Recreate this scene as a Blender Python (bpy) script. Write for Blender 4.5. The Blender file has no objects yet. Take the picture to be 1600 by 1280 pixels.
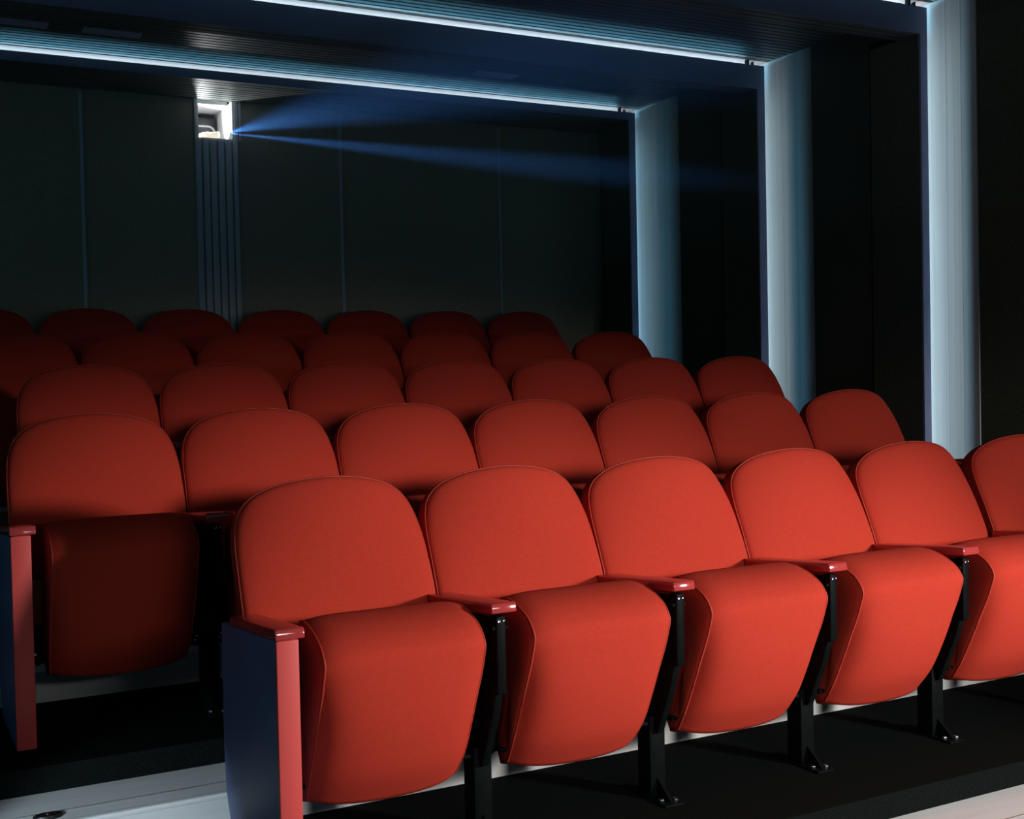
import bpy, bmesh, math, random
from mathutils import Vector, Matrix

S = bpy.context.scene
COL = S.collection
random.seed(4)

# ---------------------------------------------------------------- camera
cam_d = bpy.data.cameras.new('camera')
cam = bpy.data.objects.new('camera', cam_d)
COL.objects.link(cam)
S.camera = cam
FW = Vector((0.46919665, 0.88273526, -0.02515873))
RT = Vector((0.88257414, -0.46970739, -0.02092503))
UP = Vector((0.0302885, 0.01238649, 0.99946445))
M = Matrix((RT, UP, -FW)).transposed().to_4x4()
M.translation = Vector((-0.83479427, -2.7073721, 1.19949749))
cam.matrix_world = M
cam_d.sensor_width = 36.0
cam_d.lens = 1891.563 / 1600 * 36.0
cam_d.shift_y = (635.631 - 640) / 1600
cam_d.clip_start = 0.05

# ---------------------------------------------------------------- render look
S.view_settings.view_transform = 'Standard'
S.view_settings.look = 'None'
S.view_settings.exposure = 0.0
S.view_settings.gamma = 1.0
S.view_settings.use_curve_mapping = False
S.cycles.use_denoising = True
S.cycles.max_bounces = 6
S.cycles.diffuse_bounces = 3
S.cycles.glossy_bounces = 3
S.cycles.volume_bounces = 0
S.cycles.sample_clamp_indirect = 3.0
S.cycles.caustics_reflective = False

# ---------------------------------------------------------------- dim ambient light of the auditorium
W = bpy.data.worlds.new('world')
S.world = W
W.use_nodes = True
W.node_tree.nodes['Background'].inputs['Color'].default_value = (0.38, 0.95, 1.15, 1)
W.node_tree.nodes['Background'].inputs['Strength'].default_value = 0.060

# ---------------------------------------------------------------- added oval key lights, unseen at the front, shaped to fade over the rows
def aim(o, target):
    d = Vector(target) - o.location
    o.rotation_euler = d.to_track_quat('-Z', 'Y').to_euler()

def key_spot(loc, az, el, half, squash, blend, energy, radius):
    l = bpy.data.lights.new('key_light', 'SPOT')
    l.energy = energy
    l.color = (1.0, 0.95, 0.90)
    l.shadow_soft_size = radius
    l.spot_size = math.radians(half * 2)
    l.spot_blend = blend
    o = bpy.data.objects.new('key_light', l)
    COL.objects.link(o)
    o.location = loc
    az, el = math.radians(az), math.radians(el)
    aim(o, o.location + Vector((math.sin(az) * math.cos(el), math.cos(az) * math.cos(el), math.sin(el))))
    o.scale = (1.0, squash, 1.0)
key_spot((3.40, -3.35, 1.38), -12, -20.4, 50, 0.356, 0.40, 205, 0.20)
key_spot((3.10, -2.95, 1.36), -53, -20.7, 50, 0.356, 0.40, 312, 0.16)
sl = bpy.data.lights.new('highlight_strip', 'AREA')          # unseen thin strip at the front, added for the armrest highlights
sl.shape = 'RECTANGLE'; sl.size = 1.8; sl.size_y = 0.12; sl.energy = 3.8; sl.color = (1.0, 0.95, 0.92); sl.spread = math.radians(58)
slo = bpy.data.objects.new('highlight_strip', sl); COL.objects.link(slo)
slo.location = (0.95, -2.95, 1.33); aim(slo, (1.25, 0.0, 0.05))

# ---------------------------------------------------------------- small blue-white spot added to brighten the aisle step
al = bpy.data.lights.new('aisle_fill', 'SPOT')
al.energy = 60; al.color = (0.72, 0.88, 1.0); al.shadow_soft_size = 0.05
al.spot_size = math.radians(29); al.spot_blend = 0.5
alo = bpy.data.objects.new('aisle_fill', al)
COL.objects.link(alo)
alo.location = (-1.15, -0.55, 0.56)
aim(alo, (-0.32, 0.50, 0.0))

# ================================================================ helpers
class MB:
    """collects vertices and faces of one mesh"""
    def __init__(s):
        s.v = []; s.f = []
    def add(s, vs, fs):
        n = len(s.v)
        s.v += [tuple(p) for p in vs]
        s.f += [tuple(i + n for i in f) for f in fs]
        return s
    def box(s, x0, x1, y0, y1, z0, z1, bev=0.0, seg=2):
        if bev <= 0:
            return s.add([(x0, y0, z0), (x1, y0, z0), (x1, y1, z0), (x0, y1, z0),
                          (x0, y0, z1), (x1, y0, z1), (x1, y1, z1), (x0, y1, z1)],
                         [(0, 3, 2, 1), (4, 5, 6, 7), (0, 1, 5, 4), (1, 2, 6, 5), (2, 3, 7, 6), (3, 0, 4, 7)])
        return s.hexa([(x0, y0, z0), (x1, y0, z0), (x1, y1, z0), (x0, y1, z0),
                       (x0, y0, z1), (x1, y0, z1), (x1, y1, z1), (x0, y1, z1)], bev, seg)
    def hexa(s, pts, bev=0.0, seg=2):
        bm = bmesh.new()
        vs = [bm.verts.new(p) for p in pts]
        for f in [(0, 3, 2, 1), (4, 5, 6, 7), (0, 1, 5, 4), (1, 2, 6, 5), (2, 3, 7, 6), (3, 0, 4, 7)]:
            bm.faces.new([vs[i] for i in f])
        if bev > 0:
            bmesh.ops.bevel(bm, geom=list(bm.edges), offset=bev, segments=seg, profile=0.5, affect='EDGES')
        return s.from_bm(bm)
    def from_bm(s, bm):
        bm.verts.ensure_lookup_table(); bm.verts.index_update()
        s.add([v.co for v in bm.verts], [[v.index for v in f.verts] for f in bm.faces])
        bm.free()
        return s
    def prism(s, poly, ax, a0, a1, bev=0.0, seg=2):
        """poly of 2d points extruded along axis ax (0: x of (y,z), 1: y of (x,z), 2: z of (x,y))"""
        def P(p, a):
            return {0: (a, p[0], p[1]), 1: (p[0], a, p[1]), 2: (p[0], p[1], a)}[ax]
        bm = bmesh.new()
        A = [bm.verts.new(P(p, a0)) for p in poly]
        B = [bm.verts.new(P(p, a1)) for p in poly]
        n = len(poly)
        bm.faces.new(A); bm.faces.new(B[::-1])
        for i in range(n):
            bm.faces.new((A[i], A[(i + 1) % n], B[(i + 1) % n], B[i]))
        bmesh.ops.recalc_face_normals(bm, faces=list(bm.faces))
        if bev > 0:
            es = [e for e in bm.edges if (e.verts[0] in A) == (e.verts[1] in A)]
            bmesh.ops.bevel(bm, geom=es, offset=bev, segments=seg, profile=0.5, affect='EDGES')
        return s.from_bm(bm)
    def rings(s, R, cap0=True, cap1=True, close=True):
        n = len(R[0]); k = len(R)
        vs = [p for r in R for p in r]
        fs = []
        for a in range(k - 1):
            for i in range(n if close else n - 1):
                j = (i + 1) % n
                fs.append((a * n + i, a * n + j, (a + 1) * n + j, (a + 1) * n + i))
        if cap0: fs.append(tuple(range(n))[::-1])
        if cap1: fs.append(tuple((k - 1) * n + i for i in range(n)))
        return s.add(vs, fs)
    def tube(s, path, r, seg=8, closed=False):
        P = [Vector(p) for p in path]
        R = []
        n = len(P)
        up = None
        for i in range(n):
            if closed:
                t = (P[(i + 1) % n] - P[i - 1]).normalized()
            else:
                t = (P[min(i + 1, n - 1)] - P[max(i - 1, 0)]).normalized()
            if up is None:
                up = t.orthogonal().normalized()
            up = (up - t * up.dot(t)).normalized()
            b = t.cross(up)
            rr = r[i] if isinstance(r, (list, tuple)) else r
            R.append([P[i] + (up * math.cos(2 * math.pi * k / seg) + b * math.sin(2 * math.pi * k / seg)) * rr for k in range(seg)])
        if closed:
            R.append(R[0])
            return s.rings(R, False, False)
        return s.rings(R)
    def cyl(s, c, ax, r, l, seg=20, bev=0.0):
        a = {0: Vector((1, 0, 0)), 1: Vector((0, 1, 0)), 2: Vector((0, 0, 1))}[ax] if isinstance(ax, int) else Vector(ax).normalized()
        u = a.orthogonal().normalized(); w = a.cross(u); c = Vector(c)
        prof = [(0, r), (l, r)] if bev <= 0 else [(0, r - bev), (bev * .3, r - bev * .3), (bev, r), (l - bev, r), (l - bev * .3, r - bev * .3), (l, r - bev)]
        return s.rings([[c + a * d + (u * math.cos(2 * math.pi * k / seg) + w * math.sin(2 * math.pi * k / seg)) * q for k in range(seg)] for d, q in prof])
    def build(s, name, mat, parent=None, smooth=35, loc=None):
        me = bpy.data.meshes.new(name)
        me.from_pydata(s.v, [], s.f)
        bm = bmesh.new(); bm.from_mesh(me)
        bmesh.ops.recalc_face_normals(bm, faces=list(bm.faces))
        bm.to_mesh(me); bm.free()
        if smooth:
            me.polygons.foreach_set('use_smooth', [True] * len(me.polygons))
            me.set_sharp_from_angle(angle=math.radians(smooth))
        me.materials.append(mat)
        o = bpy.data.objects.new(name, me)
        COL.objects.link(o)
        if parent: o.parent = parent
        if loc: o.location = loc
        return o

def tag(o, label=None, cat=None, group=None, kind=None):
    if label: o['label'] = label
    if cat: o['category'] = cat
    if group: o['group'] = group
    if kind: o['kind'] = kind
    return o

def empty(name, loc):
    o = bpy.data.objects.new(name, None)
    o.empty_display_size = 0.05
    COL.objects.link(o)
    o.location = loc
    return o

def struct(mb, name, mat, label=None, smooth=0):
    o = mb.build(name, mat, None, smooth)
    o['kind'] = 'structure'
    if label: o['label'] = label
    return o

def spline(pts, n):
    """catmull-rom resampled to n points by chord length"""
    P = [Vector(p) for p in pts]
    P = [P[0] * 2 - P[1]] + P + [P[-1] * 2 - P[-2]]
    dense = []
    for i in range(1, len(P) - 2):
        for k in range(24):
            t = k / 24
            a, b, c, d = P[i - 1], P[i], P[i + 1], P[i + 2]
            dense.append(0.5 * ((2 * b) + (c - a) * t + (2 * a - 5 * b + 4 * c - d) * t * t + (3 * b - a - 3 * c + d) * t ** 3))
    dense.append(P[-2])
    L = [0]
    for i in range(1, len(dense)): L.append(L[-1] + (dense[i] - dense[i - 1]).length)
    out = []; j = 0
    for k in range(n):
        t = L[-1] * k / (n - 1)
        while j < len(L) - 2 and L[j + 1] < t: j += 1
        q = (t - L[j]) / max(L[j + 1] - L[j], 1e-9)
        out.append(dense[j].lerp(dense[j + 1], min(max(q, 0), 1)))
    return out

# ================================================================ materials
def mat(name, color, rough=0.6, metal=0.0, spec=0.5, noise=None, bump=None, sheen=0.0, emit=None, coat=0.0, lines=None):
    m = bpy.data.materials.new(name)
    m.use_nodes = True
    nt = m.node_tree; N = nt.nodes; L = nt.links
    b = N['Principled BSDF']
    b.inputs['Base Color'].default_value = (*color, 1)
    b.inputs['Roughness'].default_value = rough
    b.inputs['Metallic'].default_value = metal
    b.inputs['Specular IOR Level'].default_value = spec
    b.inputs['Sheen Weight'].default_value = sheen
    b.inputs['Coat Weight'].default_value = coat
    if emit:
        b.inputs['Emission Color'].default_value = (*emit[:3], 1)
        b.inputs['Emission Strength'].default_value = emit[3]
    tc = N.new('ShaderNodeTexCoord')
    if noise:
        sc, amt, stretch = noise
        mp = N.new('ShaderNodeMapping'); mp.inputs['Scale'].default_value = stretch
        nz = N.new('ShaderNodeTexNoise'); nz.inputs['Scale'].default_value = sc; nz.inputs['Detail'].default_value = 4
        L.new(tc.outputs['Object'], mp.inputs['Vector']); L.new(mp.outputs['Vector'], nz.inputs['Vector'])
        cr = N.new('ShaderNodeValToRGB')
        cr.color_ramp.elements[0].position = 0.3; cr.color_ramp.elements[1].position = 0.7
        cr.color_ramp.elements[0].color = (*[c * (1 - amt) for c in color], 1)
        cr.color_ramp.elements[1].color = (*[min(c * (1 + amt), 1) for c in color], 1)
        L.new(nz.outputs['Fac'], cr.inputs['Fac']); L.new(cr.outputs['Color'], b.inputs['Base Color'])
    if bump:
        sc, st = bump
        n2 = N.new('ShaderNodeTexNoise'); n2.inputs['Scale'].default_value = sc; n2.inputs['Detail'].default_value = 2
        L.new(tc.outputs['Object'], n2.inputs['Vector'])
        bp = N.new('ShaderNodeBump'); bp.inputs['Strength'].default_value = st; bp.inputs['Distance'].default_value = 0.002
        L.new(n2.outputs['Fac'], bp.inputs['Height']); L.new(bp.outputs['Normal'], b.inputs['Normal'])
    return m

def volume(name, color, dens, aniso):
    m = bpy.data.materials.new(name); m.use_nodes = True
    nt = m.node_tree
    nt.nodes.remove(nt.nodes['Principled BSDF'])
    v = nt.nodes.new('ShaderNodeVolumeScatter')
    v.inputs['Color'].default_value = (*color, 1); v.inputs['Density'].default_value = dens; v.inputs['Anisotropy'].default_value = aniso
    nt.links.new(v.outputs['Volume'], nt.nodes['Material Output'].inputs['Volume'])
    return m

U = (1, 1, 1)
M_FABRIC = mat('red_wool_fabric', (0.60, 0.052, 0.030), 0.9, spec=0.12, noise=(90, 0.04, U), bump=(900, 0.25), sheen=0.0)
M_PIPING = mat('red_piping', (0.55, 0.055, 0.032), 0.6, spec=0.35)
M_ARM = mat('red_lacquered_metal', (0.52, 0.055, 0.055), 0.10, spec=0.95)
M_POST = mat('red_satin_post', (0.84, 0.105, 0.095), 0.5, spec=0.3)
M_BLACK = mat('black_steel', (0.004, 0.006, 0.006), 0.55, spec=0.06, noise=(40, 0.2, U))
M_BOLT = mat('zinc_bolt', (0.55, 0.62, 0.75), 0.25, metal=1.0)
M_NAVY = mat('navy_laminate', (0.13, 0.17, 0.36), 0.5, spec=0.3, noise=(6, 0.1, U))
M_CARPET = mat('black_carpet', (0.007, 0.009, 0.0085), 0.95, spec=0.02, noise=(220, 0.35, U), bump=(500, 0.4))
M_STEP = mat('grey_painted_step', (0.74, 0.75, 0.74), 0.55, spec=0.3, noise=(5, 0.06, (0.5, 4, 4)), bump=(120, 0.08))
M_METAL = mat('aluminium_strip', (0.75, 0.78, 0.8), 0.3, metal=1.0)
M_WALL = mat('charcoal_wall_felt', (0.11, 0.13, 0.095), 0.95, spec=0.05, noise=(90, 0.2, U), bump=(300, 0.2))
M_WALLB = mat('lifted_back_wall', (0.50, 0.46, 0.36), 0.95, spec=0.05, noise=(90, 0.15, U), bump=(300, 0.2))  # charcoal wall again, coloured paler to offset the dim light there
M_CEIL = mat('dark_stained_slats', (0.17, 0.19, 0.18), 0.5, spec=0.3, noise=(12, 0.25, (0.15, 6, 1)))
M_FASCIA = mat('navy_fascia', (0.27, 0.30, 0.48), 0.6, spec=0.2, noise=(3, 0.12, U))
M_PLANK = mat('white_painted_planks', (0.62, 0.66, 0.68), 0.6, spec=0.2, noise=(6, 0.10, (1, 22, 0.12)))
M_WHITE = mat('white_reflector_paint', (0.37, 0.27, 0.235), 0.6, spec=0.2)
M_STRIP = mat('blue_grey_edge_trim', (0.72, 0.80, 0.99), 0.45, spec=0.4)
M_SLATBLUE = mat('blue_grey_batten_boards', (0.72, 0.80, 0.99), 0.55, spec=0.2, noise=(7, 0.15, (1, 1, 0.3)))
M_NICHE = mat('white_niche_lining', (0.8, 0.82, 0.84), 0.6, spec=0.2, noise=(20, 0.05, U))
M_CASE = mat('black_projector_case', (0.01, 0.011, 0.012), 0.4)
M_BEZEL = mat('white_projector_bezel', (0.8, 0.82, 0.84), 0.4)
M_BARREL = mat('glowing_cream_barrel', (0.8, 0.76, 0.66), 0.35, emit=(1.0, 0.9, 0.7, 0.6))  # emission gives the barrel a faint warm glow of its own
M_LENS = mat('glowing_lens', (1, 1, 1), 0.2, emit=(1.0, 0.93, 0.8, 30.0))
M_VENT = mat('grey_vent_metal', (0.7, 0.7, 0.95), 0.5, spec=0.3)
M_SOCK = mat('black_plastic', (0.01, 0.01, 0.01), 0.4)

# ================================================================ room
P_SEAT = 0.55
DY, DZ = 0.9673, 0.1721
XL = -3.2
XW = 3.78                 # face of the side wall
ZC = 2.972                # ceiling
ZC2 = 2.895               # lower ceiling behind the last arch
YB = 4.58                 # back wall
YF = -2.2
ARCH = [(1.551, 2.814, 3.704, 0.27), (2.756, 2.811, 3.697, 0.355), (4.080, 2.893, 3.700, 0.45)]   # front y, underside, inner x, lit band
XO, ZO = 3.750, 2.943     # outer corner of the frames

# floors: each tier = carpeted platform + painted tread + painted riser
for r in range(-1, 5):
    yr = 0.5 + DY * (r - 1)
    z = DZ * r
    yend = YB if r == 4 else yr + DY
    b = MB().box(XL, XW, yr + 0.262, yend, z - 0.4, z, 0.0)
    struct(b, 'floor', M_CARPET)
    t = MB().box(XL, XW, yr, yr + 0.262, z - 0.4, z - 0.072, 0.0)
    t.box(XL, XW, yr - 0.004, yr + 0.02, z - 0.0845, z - 0.070, 0.003)
    struct(t, 'trim_%d' % (10 + r), M_STEP, 'light grey painted step in front of the carpeted tier', 30)
    g = MB().box(XL, XW, yr + 0.089, yr + 0.0925, z - 0.0715, z - 0.0700)
    struct(g, 'trim_%d' % (20 + r), M_METAL)
struct(MB().box(XL, XW, YF, 0.5 - 2 * DY, -0.75, -0.35), 'floor', M_CARPET)

# side wall, back wall (with the projection niche cut out)
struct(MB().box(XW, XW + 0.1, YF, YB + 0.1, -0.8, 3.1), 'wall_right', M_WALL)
NX0, NX1, NZ0, NZ1, ND = 0.955, 1.160, 2.668, ZC2, 0.50
wb = MB()
wb.box(XL, NX0 - 0.012, YB, YB + 0.1, -0.2, 3.1)
wb.box(NX1 + 0.012, XW, YB, YB + 0.1, -0.2, 3.1)
wb.box(NX0 - 0.012, NX1 + 0.012, YB, YB + 0.1, -0.2, NZ0 - 0.012)
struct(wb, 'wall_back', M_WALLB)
nb = MB()
nb.box(NX0 - 0.012, NX0, YB - 0.002, YB + ND, NZ0 - 0.012, NZ1)
nb.box(NX1, NX1 + 0.012, YB - 0.002, YB + ND, NZ0 - 0.012, NZ1)
nb.box(NX0, NX1, YB - 0.002, YB + ND, NZ0 - 0.012, NZ0)
nb.box(NX0, NX1, YB + 0.1, YB + ND, NZ1 - 0.004, NZ1 + 0.02)
nb.box(NX0, NX1, YB + ND, YB + ND + 0.012, NZ0, NZ1)
struct(nb, 'wall_niche', M_NICHE)

# slatted ceiling, ribs across the room
def slats(y0, y1, z, x0, x1, back=0.06, pitch=0.048, gap=0.014, depth=0.018):
    mb = MB(); prof = []
    y = y0
    while y < y1 - 1e-6:
        e = min(y + pitch - gap, y1)
        prof += [(y, z), (e, z)]
        if e < y1: prof += [(e + 0.002, z + depth), (min(e + gap - 0.002, y1), z + depth)]
        y += pitch
    n = len(prof)
    vs = [(x0, a, b) for a, b in prof] + [(x1, a, b) for a, b in prof]
    mb.add(vs, [(i, i + 1, n + i + 1, n + i) for i in range(n - 1)])
    mb.box(x0, x1, y0, y1, z + depth + 0.004, z + depth + back)
    return mb
struct(slats(YF, ARCH[2][0] + 0.16, ZC, XL, XW), 'ceiling', M_CEIL)
struct(slats(ARCH[2][0] + 0.151, YB, ZC2, XL, XW), 'ceiling', M_CEIL)

# three portal frames with hidden tubes behind their front boards
LEDS = []
for k, (ya, zi, xi, d) in enumerate(ARCH):
    f = MB()
    f.box(XL, XO, ya, ya + 0.012, zi, ZO)                       # front board of the beam
    f.box(xi, XO, ya, ya + 0.0119, -0.5, zi)                    # front board of the upright
    struct(f, 'trim_%d' % (1 + k), M_FASCIA, 'dark navy front board of a ceiling and wall portal')
    c = MB()
    struct(slats(ya + 0.013, ya + 0.142, zi, XL, xi, 0.006, depth=0.018 if k < 2 else 0.005), 'ceiling', M_CEIL)      # underside
    c.box(XL, xi, ya + 0.142, ya + 0.15, zi, ZC)
    c.box(xi, xi + 0.008, ya + 0.012, ya + 0.34, -0.5, zi + 0.03)
    c.box(xi, xi + 0.008, ya + 0.142, ya + 0.34, zi, ZC)
    c.box(xi, XW, ya + 0.332, ya + 0.34, -0.5, ZC)
    struct(c, 'trim_%d' % (4 + k), M_WALL)
    w = MB()                                                    # white reflector above / beside the hidden tubes
    w.box(XL, XW, ya - 0.001, ya + 0.14, ZC - 0.003, ZC)
    struct(w, 'trim_%d' % (30 + k), M_WHITE)
    p = MB()                                                    # painted planks of the side wall
    nb_ = 3
    for q in range(nb_):
        a = ya - d + d * q / nb_; e = ya - d + d * (q + 1) / nb_ - 0.0012
        p.box(XW - 0.006, XW, a, e, -0.5, ZC - 0.004)
    p.box(XW - 0.006, XW, ya - 0.001, ya + 0.33, -0.5, ZC - 0.004)
    struct(p, 'trim_%d' % (40 + k), M_PLANK, 'white painted vertical planks beside the portal')
    LEDS.append((ya, d))

def area(name, loc, rot, sx, sy, energy, color, spread=180):
    l = bpy.data.lights.new(name, 'AREA'); l.shape = 'RECTANGLE'
    l.size = sx; l.size_y = sy; l.energy = energy; l.color = color; l.spread = math.radians(spread)
    o = bpy.data.objects.new(name, l); COL.objects.link(o); o.location = loc; o.rotation_euler = rot
    return o
LXC, LLX = (XL + XO) / 2, XO - XL - 0.1
BLUE = (0.20, 0.64, 0.95); NEUT = (0.92, 0.97, 1.0)
AB = [1.0, 0.75, 0.6]; AN = [0.9, 0.42, 0.15]; WARM = (1.0, 0.86, 0.70)
for k, (ya, d) in enumerate(LEDS):
    zc = ZC - 0.003
    # beam: a tube right behind the board (bright line) and a strip further back (glow on the slats)
    area('tube_light', (LXC, ya + 0.08, zc - 0.055), (math.radians(-165), 0, 0), LLX, 0.012, 6 * AB[k], NEUT)
    area('tube_light', (LXC, ya + 0.13, zc - 0.0385), (math.radians(-90), 0, 0), LLX, 0.006, 14 * AB[k], BLUE)
    # upright
    g = XW - 0.006 - XO
    h = g + g * 0.30 / (d * 0.92)
    hz = 1.3
    rotz = (math.radians(-90), 0, 0)
    area('tube_light', (XW - 0.006 - h, ya + 0.30, hz), rotz, 0.005, 3.1, 16 * [1.0, 0.8, 0.75][k], BLUE)
    h2 = g + g * 0.30 / (d * 0.55)
    area('tube_light', (XW - 0.006 - min(h2, XW - 0.006 - ARCH[k][2] - 0.012), ya + 0.30, hz), rotz, 0.014, 3.1, 20 * AN[k], WARM)

# lamp clips in the gap of each beam, next to the corner
for k, (ya, zi, xi, d) in enumerate(ARCH):
    c = MB()
    c.box(XO - 0.125, XO - 0.112, ya - 0.006, ya + 0.02, ZO - 0.004, ZC - 0.004, 0.002)
    c.box(XO - 0.085, XO - 0.078, ya - 0.004, ya + 0.02, ZO - 0.004, ZC - 0.012, 0.002)
    struct(c, 'trim_%d' % (50 + k), M_BLACK)

# thin vertical edge trims on the back wall
for k, (x, w) in enumerate(((0.285, 0.019), (1.845, 0.018), (2.975, 0.011))):
    struct(MB().box(x - w / 2, x + w / 2, YB - 0.012, YB, 0.5, ZC2 - 0.015, 0.002), 'trim_%d' % (60 + k), M_STRIP,
           'thin vertical blue grey trim on the black back wall')
# batten column below the niche
bt = MB()
bx0, n_b, bw = 0.930, 6, 0.0455
for i in range(n_b):
    x = bx0 + i * bw
    bt.box(x, x + (bw - 0.010 if i < 5 else 0.028), YB - 0.022, YB, 0.5, NZ0 - 0.012, 0.003)
struct(bt, 'trim_70', M_SLATBLUE, 'blue grey vertical batten boards below the projector niche', 30)
eb = MB()
eb.box(NX1 + 0.012, NX1 + 0.030, YB - 0.014, YB, NZ0 - 0.012, NZ1)
eb.box(NX1 + 0.036, NX1 + 0.050, YB - 0.014, YB, NZ0 - 0.012, NZ1)
eb.box(bx0, NX0 - 0.014, YB - 0.014, YB, NZ0 - 0.012, NZ1)
struct(eb, 'trim_71', M_SLATBLUE)

# ceiling vents between the second and third portal
for i, (xa, xb, lb) in enumerate(((-0.22, 0.0, 'slim ceiling vent nearest the open aisle side'),
                                  (0.165, 0.445, 'slim ceiling vent in front of the projector niche'),
                                  (2.34, 2.61, 'slim ceiling vent nearest the lit side wall'))):
    e = tag(empty('ceiling_vent', ((xa + xb) / 2, 3.64, ZC - 0.006)), lb, 'vent', None)
    hx = (xb - xa) / 2
    fr = MB()
    fr.box(-hx, hx, -0.045, -0.035, 0, 0.006); fr.box(-hx, hx, 0.035, 0.045, 0, 0.006)
    fr.box(-hx, -hx + 0.01, -0.035, 0.035, 0, 0.006); fr.box(hx - 0.01, hx, -0.035, 0.035, 0, 0.006)
    fr.build('frame', M_VENT, e, 0)
    bl = MB()
    for q in range(4):
        y = -0.028 + q * 0.0187
        bl.box(-hx + .01, hx - .01, y - .0078, y + .0078, .0005, .0035)
    bl.build('louvre', M_VENT, e, 0)

# ================================================================ projector in the niche, and its beam
LENS = Vector((1.015, YB + 0.16, NZ0 + 0.040))
pj = tag(empty('film_projector', (1.05, YB + 0.3, NZ0)), 'glowing projector behind the small lit opening at the top of the back wall', 'projector')
o0 = Vector(pj.location)
def rel(mb):
    mb.v = [tuple(Vector(p) - o0) for p in mb.v]; return mb
cs = MB().box(NX0 + 0.006, NX1 - 0.012, YB + 0.33, YB + 0.47, NZ0 + 0.002, NZ0 + 0.195, 0.012)
rel(cs).build('body', M_CASE, pj)
bz = MB()
zt, xr = NZ0 + 0.135, NX1 - 0.020
path = [(NX0 + 0.008, YB + 0.326, zt), (xr - 0.045, YB + 0.326, zt)]
path += [(xr - 0.045 + 0.045 * math.sin(a), YB + 0.326, zt - 0.045 + 0.045 * math.cos(a)) for a in [math.pi / 2 * i / 8 for i in range(1, 9)]]
path += [(xr, YB + 0.326, NZ0 + 0.01)]
bz.tube(path, 0.007, 8)
rel(bz).build('bezel', M_BEZEL, pj)
fp = MB().box(NX0 + 0.010, xr - 0.010, YB + 0.318, YB + 0.33, NZ0 + 0.006, NZ0 + 0.075, 0.004)
rel(fp).build('front_plate', M_BEZEL, pj)
br = MB()
ax = Vector((0.75, -0.66, 0.0)).normalized()
br.cyl(LENS, ax, 0.020, 0.115, 24, 0.004)
br.cyl(LENS + ax * 0.03, ax, 0.0235, 0.02, 24, 0.003)
barrel = rel(br).build('lens_barrel', M_BARREL, pj)
ln = MB().cyl(LENS - ax * 0.012, ax, 0.015, 0.012, 20, 0.003)
rel(ln).build('lens', M_LENS, pj)

pl = bpy.data.lights.new('projector_spill', 'SPOT')
pl.energy = 11.0; pl.color = (0.92, 0.97, 1.0); pl.shadow_soft_size = 0.012
pl.spot_size = math.radians(125); pl.spot_blend = 0.6
plo = bpy.data.objects.new('projector_spill', pl); COL.objects.link(plo)
plo.location = (1.00, YB + 0.17, NZ0 + 0.070)
aim(plo, plo.location + Vector((0.60, -0.66, 0.42)))

def beam(kdown, az, vert, horiz, energy, color, z):
    l = bpy.data.lights.new('projector_beam', 'SPOT')
    l.energy = energy; l.color = color; l.shadow_soft_size = 0.004
    l.spot_size = math.radians(horiz); l.spot_blend = 1.0
    o = bpy.data.objects.new('projector_beam', l); COL.objects.link(o)
    o.location = (1.135, YB - 0.03, z)
    aim(o, Vector(o.location) + Vector((math.sin(math.radians(az)), -math.cos(math.radians(az)), -kdown)))
    o.scale = (1.0, math.tan(math.radians(vert / 2)) / math.tan(math.radians(horiz / 2)), 1.0)
    return o
beam(0.132, 0, 5.2, 18, 1500, (0.09, 0.34, 0.95), NZ0 + 0.036)
beam(0.213, 0, 1.5, 12, 2000, (0.09, 0.34, 0.95), NZ0 + 0.029)

hz = MB().box(0.2, 2.6, 0.0, YB - 0.025, 1.72, 2.80)
tag(hz.build('haze', volume('theatre_haze', (0.75, 0.85, 1.0), 0.05, 0.0), None, 0),
    'thin haze that shows the blue projector beam', 'haze', None, 'stuff')

# small black floor socket on the grey step beside the front row
fs = tag(empty('floor_socket', (-0.463, 0.556, 0.102 - 0.0015)), 'small black oval socket on the grey step at the aisle', 'socket')
sk = MB()
sk.rings([[(0.036 * k * math.cos(a), 0.020 * k * math.sin(a), z) for a in [2 * math.pi * i / 28 for i in range(28)]]
          for k, z in ((1.0, 0.0), (1.0, 0.006), (0.92, 0.009), (0.6, 0.0095))])
sk.build('cover', M_SOCK, fs)
MB().cyl((0.0, 0, 0.0095), 2, 0.005, 0.002, 12, 0.0006).build('screw', M_BOLT, fs)

# ================================================================ cinema chair
CX, CY = 0.275, 0.20        # chair base point in chair space; parts are modelled around it
def off(mb):
    mb.v = [(p[0] - CX, p[1] - CY, p[2]) for p in mb.v]; return mb

# ---- backrest
A_REC = math.atan(0.30); CA, SA = math.cos(A_REC), math.sin(A_REC)
def plane(u, v, w):
    w += 0.052 * min(1.0, (abs(u) / 0.26)) ** 2 * max(0.0, min(1.0, v / 0.30)) ** 1.5    # shoulders curve away
    """u across, v up the reclined plane (0 at z 0.58), w toward the back"""
    return (CX - 0.003 + u, 0.358 + v * SA + w * CA, 0.58 + v * CA - w * SA)
half = [(-0.150, 0.268), (-0.06, 0.272), (0.0, 0.273), (0.06, 0.2735), (0.125, 0.2725), (0.185, 0.2705), (0.235, 0.265), (0.275, 0.255), (0.305, 0.239),
        (0.327, 0.216), (0.346, 0.179), (0.360, 0.124), (0.3675, 0.056), (0.370, 0.0)]
hs = spline([(w, v, 0) for v, w in half], 40)
right = [(p.x * 0.987, p.y) for p in hs]
outline = right + [(-x, y) for x, y in right[-2::-1]]
bot = [(-0.264 + 0.528 * i / 13, -0.150) for i in range(1, 13)]
outline = outline + bot
VC = 0.10
def ring(scale_in, w, loop=outline):
    """inset the outline by a distance toward (0,VC)"""
    R = []
    for x, y in loop:
        d = Vector((x, y - VC)); l = d.length
        q = d * max(0.0, (l - scale_in) / l)
        R.append(plane(q.x, q.y + VC, w))
    return R
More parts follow.
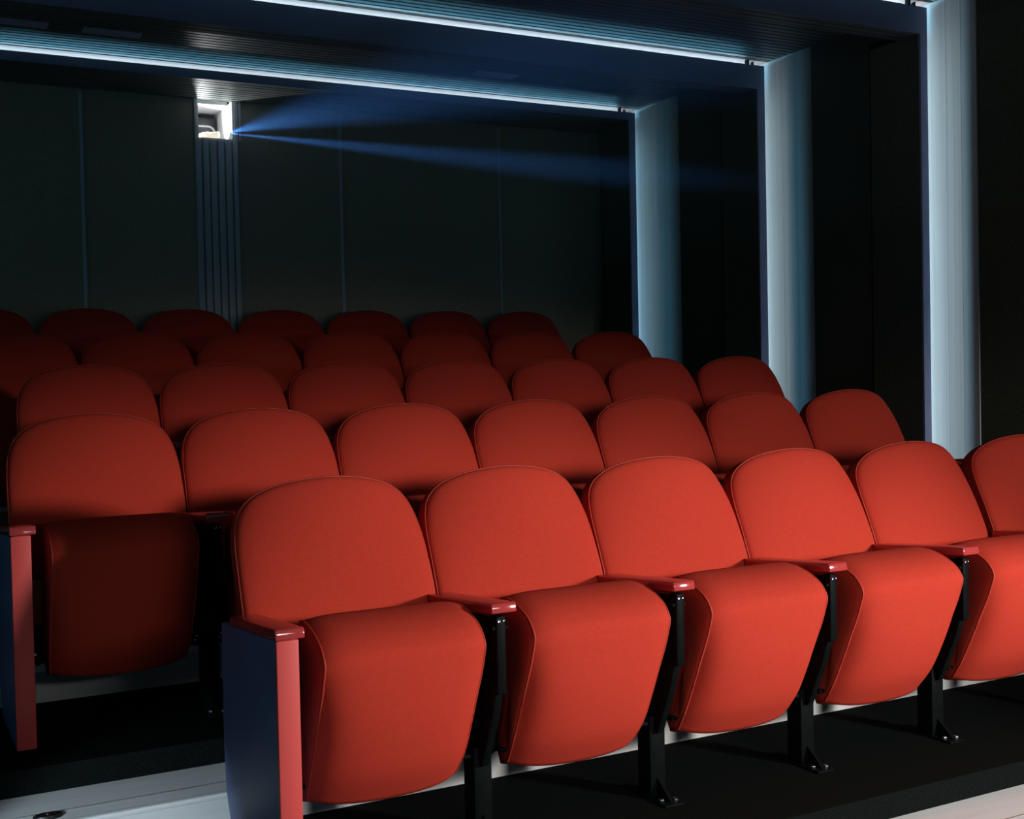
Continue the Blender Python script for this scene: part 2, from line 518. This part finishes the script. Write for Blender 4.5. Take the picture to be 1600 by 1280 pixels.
def frac(s, w):
    return [plane(x * s, VC + (y - VC) * s, w) for x, y in outline]
bk = MB()
front = [ring(0.0, 0.0), ring(0.003, -0.006), ring(0.008, -0.0105), ring(0.017, -0.0145), ring(0.035, -0.0185), frac(0.80, -0.0225), frac(0.6, -0.0255),
         frac(0.4, -0.0270), frac(0.2, -0.0278), frac(0.02, -0.028)]
rear = [ring(0.0, 0.0), ring(-0.001, 0.006), ring(-0.0015, 0.024), ring(-0.0005, 0.046), ring(0.004, 0.056), ring(0.012, 0.063), ring(0.03, 0.068), frac(0.7, 0.071), frac(0.3, 0.073), frac(0.02, 0.073)]
bk.rings(rear[::-1] + front[1:])
pip_b = [plane(x * 1.002, VC + (y - VC) * 1.002, -0.0005) for x, y in outline[:79]]

# ---- tipped-up seat cushion
E_ = [(.080, .622), (.042, .617), (.000, .604), (-.040, .584), (-.062, .560), (-.069, .543), (-.063, .520), (-.044, .468), (-.012, .40), (.018, .335), (.060, .25), (.106, .183)]
C_ = [(.080, .634), (.038, .631), (-.010, .619), (-.052, .597), (-.080, .570), (-.089, .550), (-.086, .52), (-.077, .455), (-.062, .39), (-.034, .315), (.006, .24), (.072, .160)]
B_ = [(.140, .170), (.168, .235), (.176, .35), (.168, .48), (.150, .575), (.118, .618)]
NF = 44
Ep = [(p.x, p.y) for p in spline([(a, b, 0) for a, b in E_], NF)]
Cp = [(p.x, p.y) for p in spline([(a, b, 0) for a, b in C_], NF)]
Bp = [(p.x, p.y) for p in spline([(a, b, 0) for a, b in B_], 18)]
HW = 0.204
KINK = min(range(NF), key=lambda i: abs(Cp[i][1] - 0.548)) / (NF - 1)
def section(u):
    """u in -1..1: closed (y,z) loop"""
    q = 1 - abs(u) ** 8.0
    q2 = 1 - abs(u) ** 2.2
    loop = []
    for i in range(NF):
        t = i / (NF - 1)
        qq = q * (1 - t) + (0.35 * q + 0.65 * q2) * t
        y = Ep[i][0] + (Cp[i][0] - Ep[i][0]) * qq
        z = Ep[i][1] + (Cp[i][1] - Ep[i][1]) * qq
        crease = 0.0030 * math.exp(-((t - KINK) / 0.011) ** 2) * min(1, (1 - abs(u)) * 12)
        loop.append((y + crease, z - crease * 0.2, t))
    for y, z in Bp:
        loop.append((y + 0.008 * q, z - 0.012 * q * (1 if z < 0.22 else 0), 0))
    return loop
def width(t, u):
    # slight rounding of the lower corners
    s = 1.0
    if t > 0.80: s = 1 - 0.03 * ((t - 0.80) / 0.20) ** 2
    return HW * s
cu = MB(); R = []
us = [-1, -0.985, -0.95, -0.9, -0.84, -0.78, -0.7, -0.6, -0.45, -0.3, -0.15, 0, 0.15, 0.3, 0.45, 0.6, 0.7, 0.78, 0.84, 0.9, 0.95, 0.985, 1]
def cap(sgn, s, dx):
    L = section(sgn); cy = sum(p[0] for p in L) / len(L); cz = sum(p[1] for p in L) / len(L)
    return [(CX + sgn * (width(t, sgn) + dx), cy + (y - cy) * s, cz + (z - cz) * s) for y, z, t in L]
R.append(cap(-1, 0.3, 0.010)); R.append(cap(-1, 0.8, 0.008)); R.append(cap(-1, 0.95, 0.004))
for u in us:
    R.append([(CX + u * width(t, u), y, z) for y, z, t in section(u)])
R.append(cap(1, 0.95, 0.004)); R.append(cap(1, 0.8, 0.008)); R.append(cap(1, 0.3, 0.010))
cu.rings(R)
def seat_piping(sgn):
    return [(CX + sgn * (width(t, sgn) + 0.0012), y, z) for y, z, t in section(sgn)[:NF]]

# ---- armrest: tapers down slightly to the back
def arm_mb(x0=-0.039, x1=0.031):
    zt = lambda y: 0.636 - 0.085 * (y + 0.045)
    R = 0.055
    yc, zc = -0.047 + R, zt(-.047) - 0.0235
    poly = [(0.34, zt(.34)), (0.34, zt(.34) - 0.023), (-0.036, zt(-.047) - 0.026), (-0.044, zt(-.047) - 0.0255)]
    poly += [(yc - R * math.cos(math.radians(t)), zc + R * math.sin(math.radians(t))) for t in (0, 4, 8, 12, 16, 20)]
    y1, z1 = poly[-1]
    poly += [(y1 + 0.006 * (math.cos(math.radians(20)) - math.cos(math.radians(t))), z1 + 0.006 * (math.sin(math.radians(t)) - math.sin(math.radians(20)))) for t in (45, 68, 88)]
    return MB().prism(poly, 0, x0, x1, 0.0035, 3)
def standard_mb():
    s = MB()
    s.box(-0.026, 0.026, 0.10, 0.165, 0.004, 0.235, 0.004)            # leg
    s.prism([(0.085, 0.19), (0.20, 0.19), (0.28, 0.33), (0.30, 0.57), (0.0, 0.592), (-0.012, 0.55), (-0.01, 0.42), (0.02, 0.33)], 0, -0.011, 0.011, 0.003)   # web plate
    s.box(-0.013, 0.013, -0.020, 0.012, 0.40, 0.598, 0.004)           # front strut under the arm
    s.box(-0.022, 0.022, -0.015, 0.30, 0.564, 0.572)
    return s
def foot_mb():
    f = MB().box(-0.032, 0.032, 0.02, 0.235, 0.0, 0.007, 0.003)
    f.prism([(0.03, 0.006), (0.10, 0.006), (0.10, 0.06)], 0, -0.004, 0.004)
    return f
def bolts_mb():
    return [MB().cyl((0.018, 0.045, 0.007), 2, 0.009, 0.007, 6, 0.0015), MB().cyl((-0.018, 0.060, 0.007), 2, 0.009, 0.007, 6, 0.0015),
            MB().cyl((0.004, 0.085, 0.03), 2, 0.006, 0.012, 6, 0.0015)]
def hinge_mb(sgn):
    """pivot bracket between a standard and the cushion"""
    h = MB()
    x0 = 0.030 if sgn < 0 else P_SEAT - 0.080
    h.box(x0, x0 + 0.050, 0.135, 0.165, 0.205, 0.235, 0.004)
    h.cyl((x0 + 0.01, 0.150, 0.220), 0, 0.022, 0.012, 16, 0.003)
    h.box(x0 + 0.02, x0 + 0.05, 0.10, 0.14, 0.212, 0.222, 0.002)
    return h
def panel_mb():
    """solid end panel of a row"""
    p = MB()
    p.prism([(-0.030, 0.004), (0.36, 0.004), (0.40, 0.05), (0.44, 0.13), (0.452, 0.26), (0.445, 0.570), (-0.030, 0.609)], 0, -0.036, 0.012, 0.004)
    return p
def post_mb():
    return MB().box(-0.036, 0.018, -0.042, -0.028, 0.004, 0.609, 0.004)

def new_chair(loc):
    e = empty('cinema_chair', loc)
    b = off(bk).build('backrest', M_FABRIC, e, 60)
    pm = MB().tube(pip_b, 0.0024, 6); off(pm).build('piping', M_PIPING, b, 60)
    s = off(cu).build('seat', M_FABRIC, e, 55)
    for sg in (-1, 1):
        q = MB().tube(seat_piping(sg), 0.0024, 6); off(q).build('piping', M_PIPING, s, 60)
    for sg in (-1, 1):
        h = off(hinge_mb(sg)).build('hinge', M_BLACK, e)
        x = 0.030 if sg < 0 else P_SEAT - 0.046
        off(MB().cyl((x, 0.118, 0.222), 2, 0.0045, 0.006, 6, 0.001)).build('bolt', M_BOLT, h)
        off(MB().cyl((x + 0.008, 0.132, 0.236), 1, 0.004, -0.006, 6, 0.0)).build('bolt', M_BOLT, h)
    return e
def add_side(e, dx=0.0, end=False, feet=True):
    """arm, standard and foot at the aisle side of a chair (dx 0) or its far side (dx P_SEAT)"""
    def sh(mb):
        mb.v = [(p[0] + dx, p[1], p[2]) for p in mb.v]; return off(mb)
    a = sh(arm_mb()).build('armrest', M_ARM, e)
    if end:
        sh(panel_mb()).build('end_panel', M_NAVY, e)
        sh(post_mb()).build('post', M_POST, e)
    else:
        st = sh(standard_mb()).build('standard', M_BLACK, e)
        sh(MB().cyl((-0.008, -0.019, 0.588), 1, 0.0045, -0.005, 10, 0.001)).build('bolt', M_BOLT, st)
        sh(MB().cyl((0.006, -0.019, 0.588), 1, 0.003, -0.004, 10, 0.0005)).build('bolt', M_BOLT, st)
        f = sh(foot_mb()).build('foot', M_BLACK, e)
        for b in bolts_mb(): sh(b).build('bolt', M_BOLT, f)

def copy_tree(o, parent=None):
    c = o.copy(); COL.objects.link(c)
    if parent: c.parent = parent
    for ch in list(o.children): copy_tree(ch, c)
    return c

inner = new_chair((0, 0, 0)); add_side(inner)
bk2, cu2 = None, None
# build the end chair from copies of the plain parts
endc = empty('cinema_chair', (0, 0, 0))
for ch in list(inner.children):
    if ch.name.split('.')[0] in ('backrest', 'seat', 'hinge'): copy_tree(ch, endc)
add_side(endc, 0.0, True)
last = empty('cinema_chair', (0, 0, 0))
for ch in list(inner.children): copy_tree(ch, last)
add_side(last, P_SEAT, True)

ORD = ['first', 'second', 'third', 'fourth', 'fifth', 'sixth', 'seventh']
ROWS = [('front row', 0.0, 6), ('second row', -0.4608, 7), ('third row', -0.3278, 7), ('fourth row', 0.0617 - P_SEAT, 7), ('back row', -0.0133 - P_SEAT, 7)]
LOOK = ['bright red upholstered', 'red upholstered', 'shaded dark red', 'dim brownish red', 'nearly black']
used = set()
for r, (rn, x0, n) in enumerate(ROWS):
    for i in range(n):
        proto = endc if i == 0 else last if i == n - 1 else inner
        if id(proto) in used: o = copy_tree(proto)
        else:
            o = proto; used.add(id(proto))
        gap = 0.028 if (r == 0 and i == 5) else 0.0
        o.location = (x0 + i * P_SEAT + CX + gap, r * DY + CY, r * DZ)
        if i == 0:
            lb = '%s cinema chair ending the %s at the aisle, with end panel' % (LOOK[r], rn)
        elif i == n - 1:
            lb = '%s cinema chair ending the %s at the side wall' % (LOOK[r], rn)
        else:
            lb = '%s cinema chair in the %s, %s from the aisle end' % (LOOK[r], rn, ORD[i])
        tag(o, lb, 'chair', 'cinema chairs in the ' + rn)
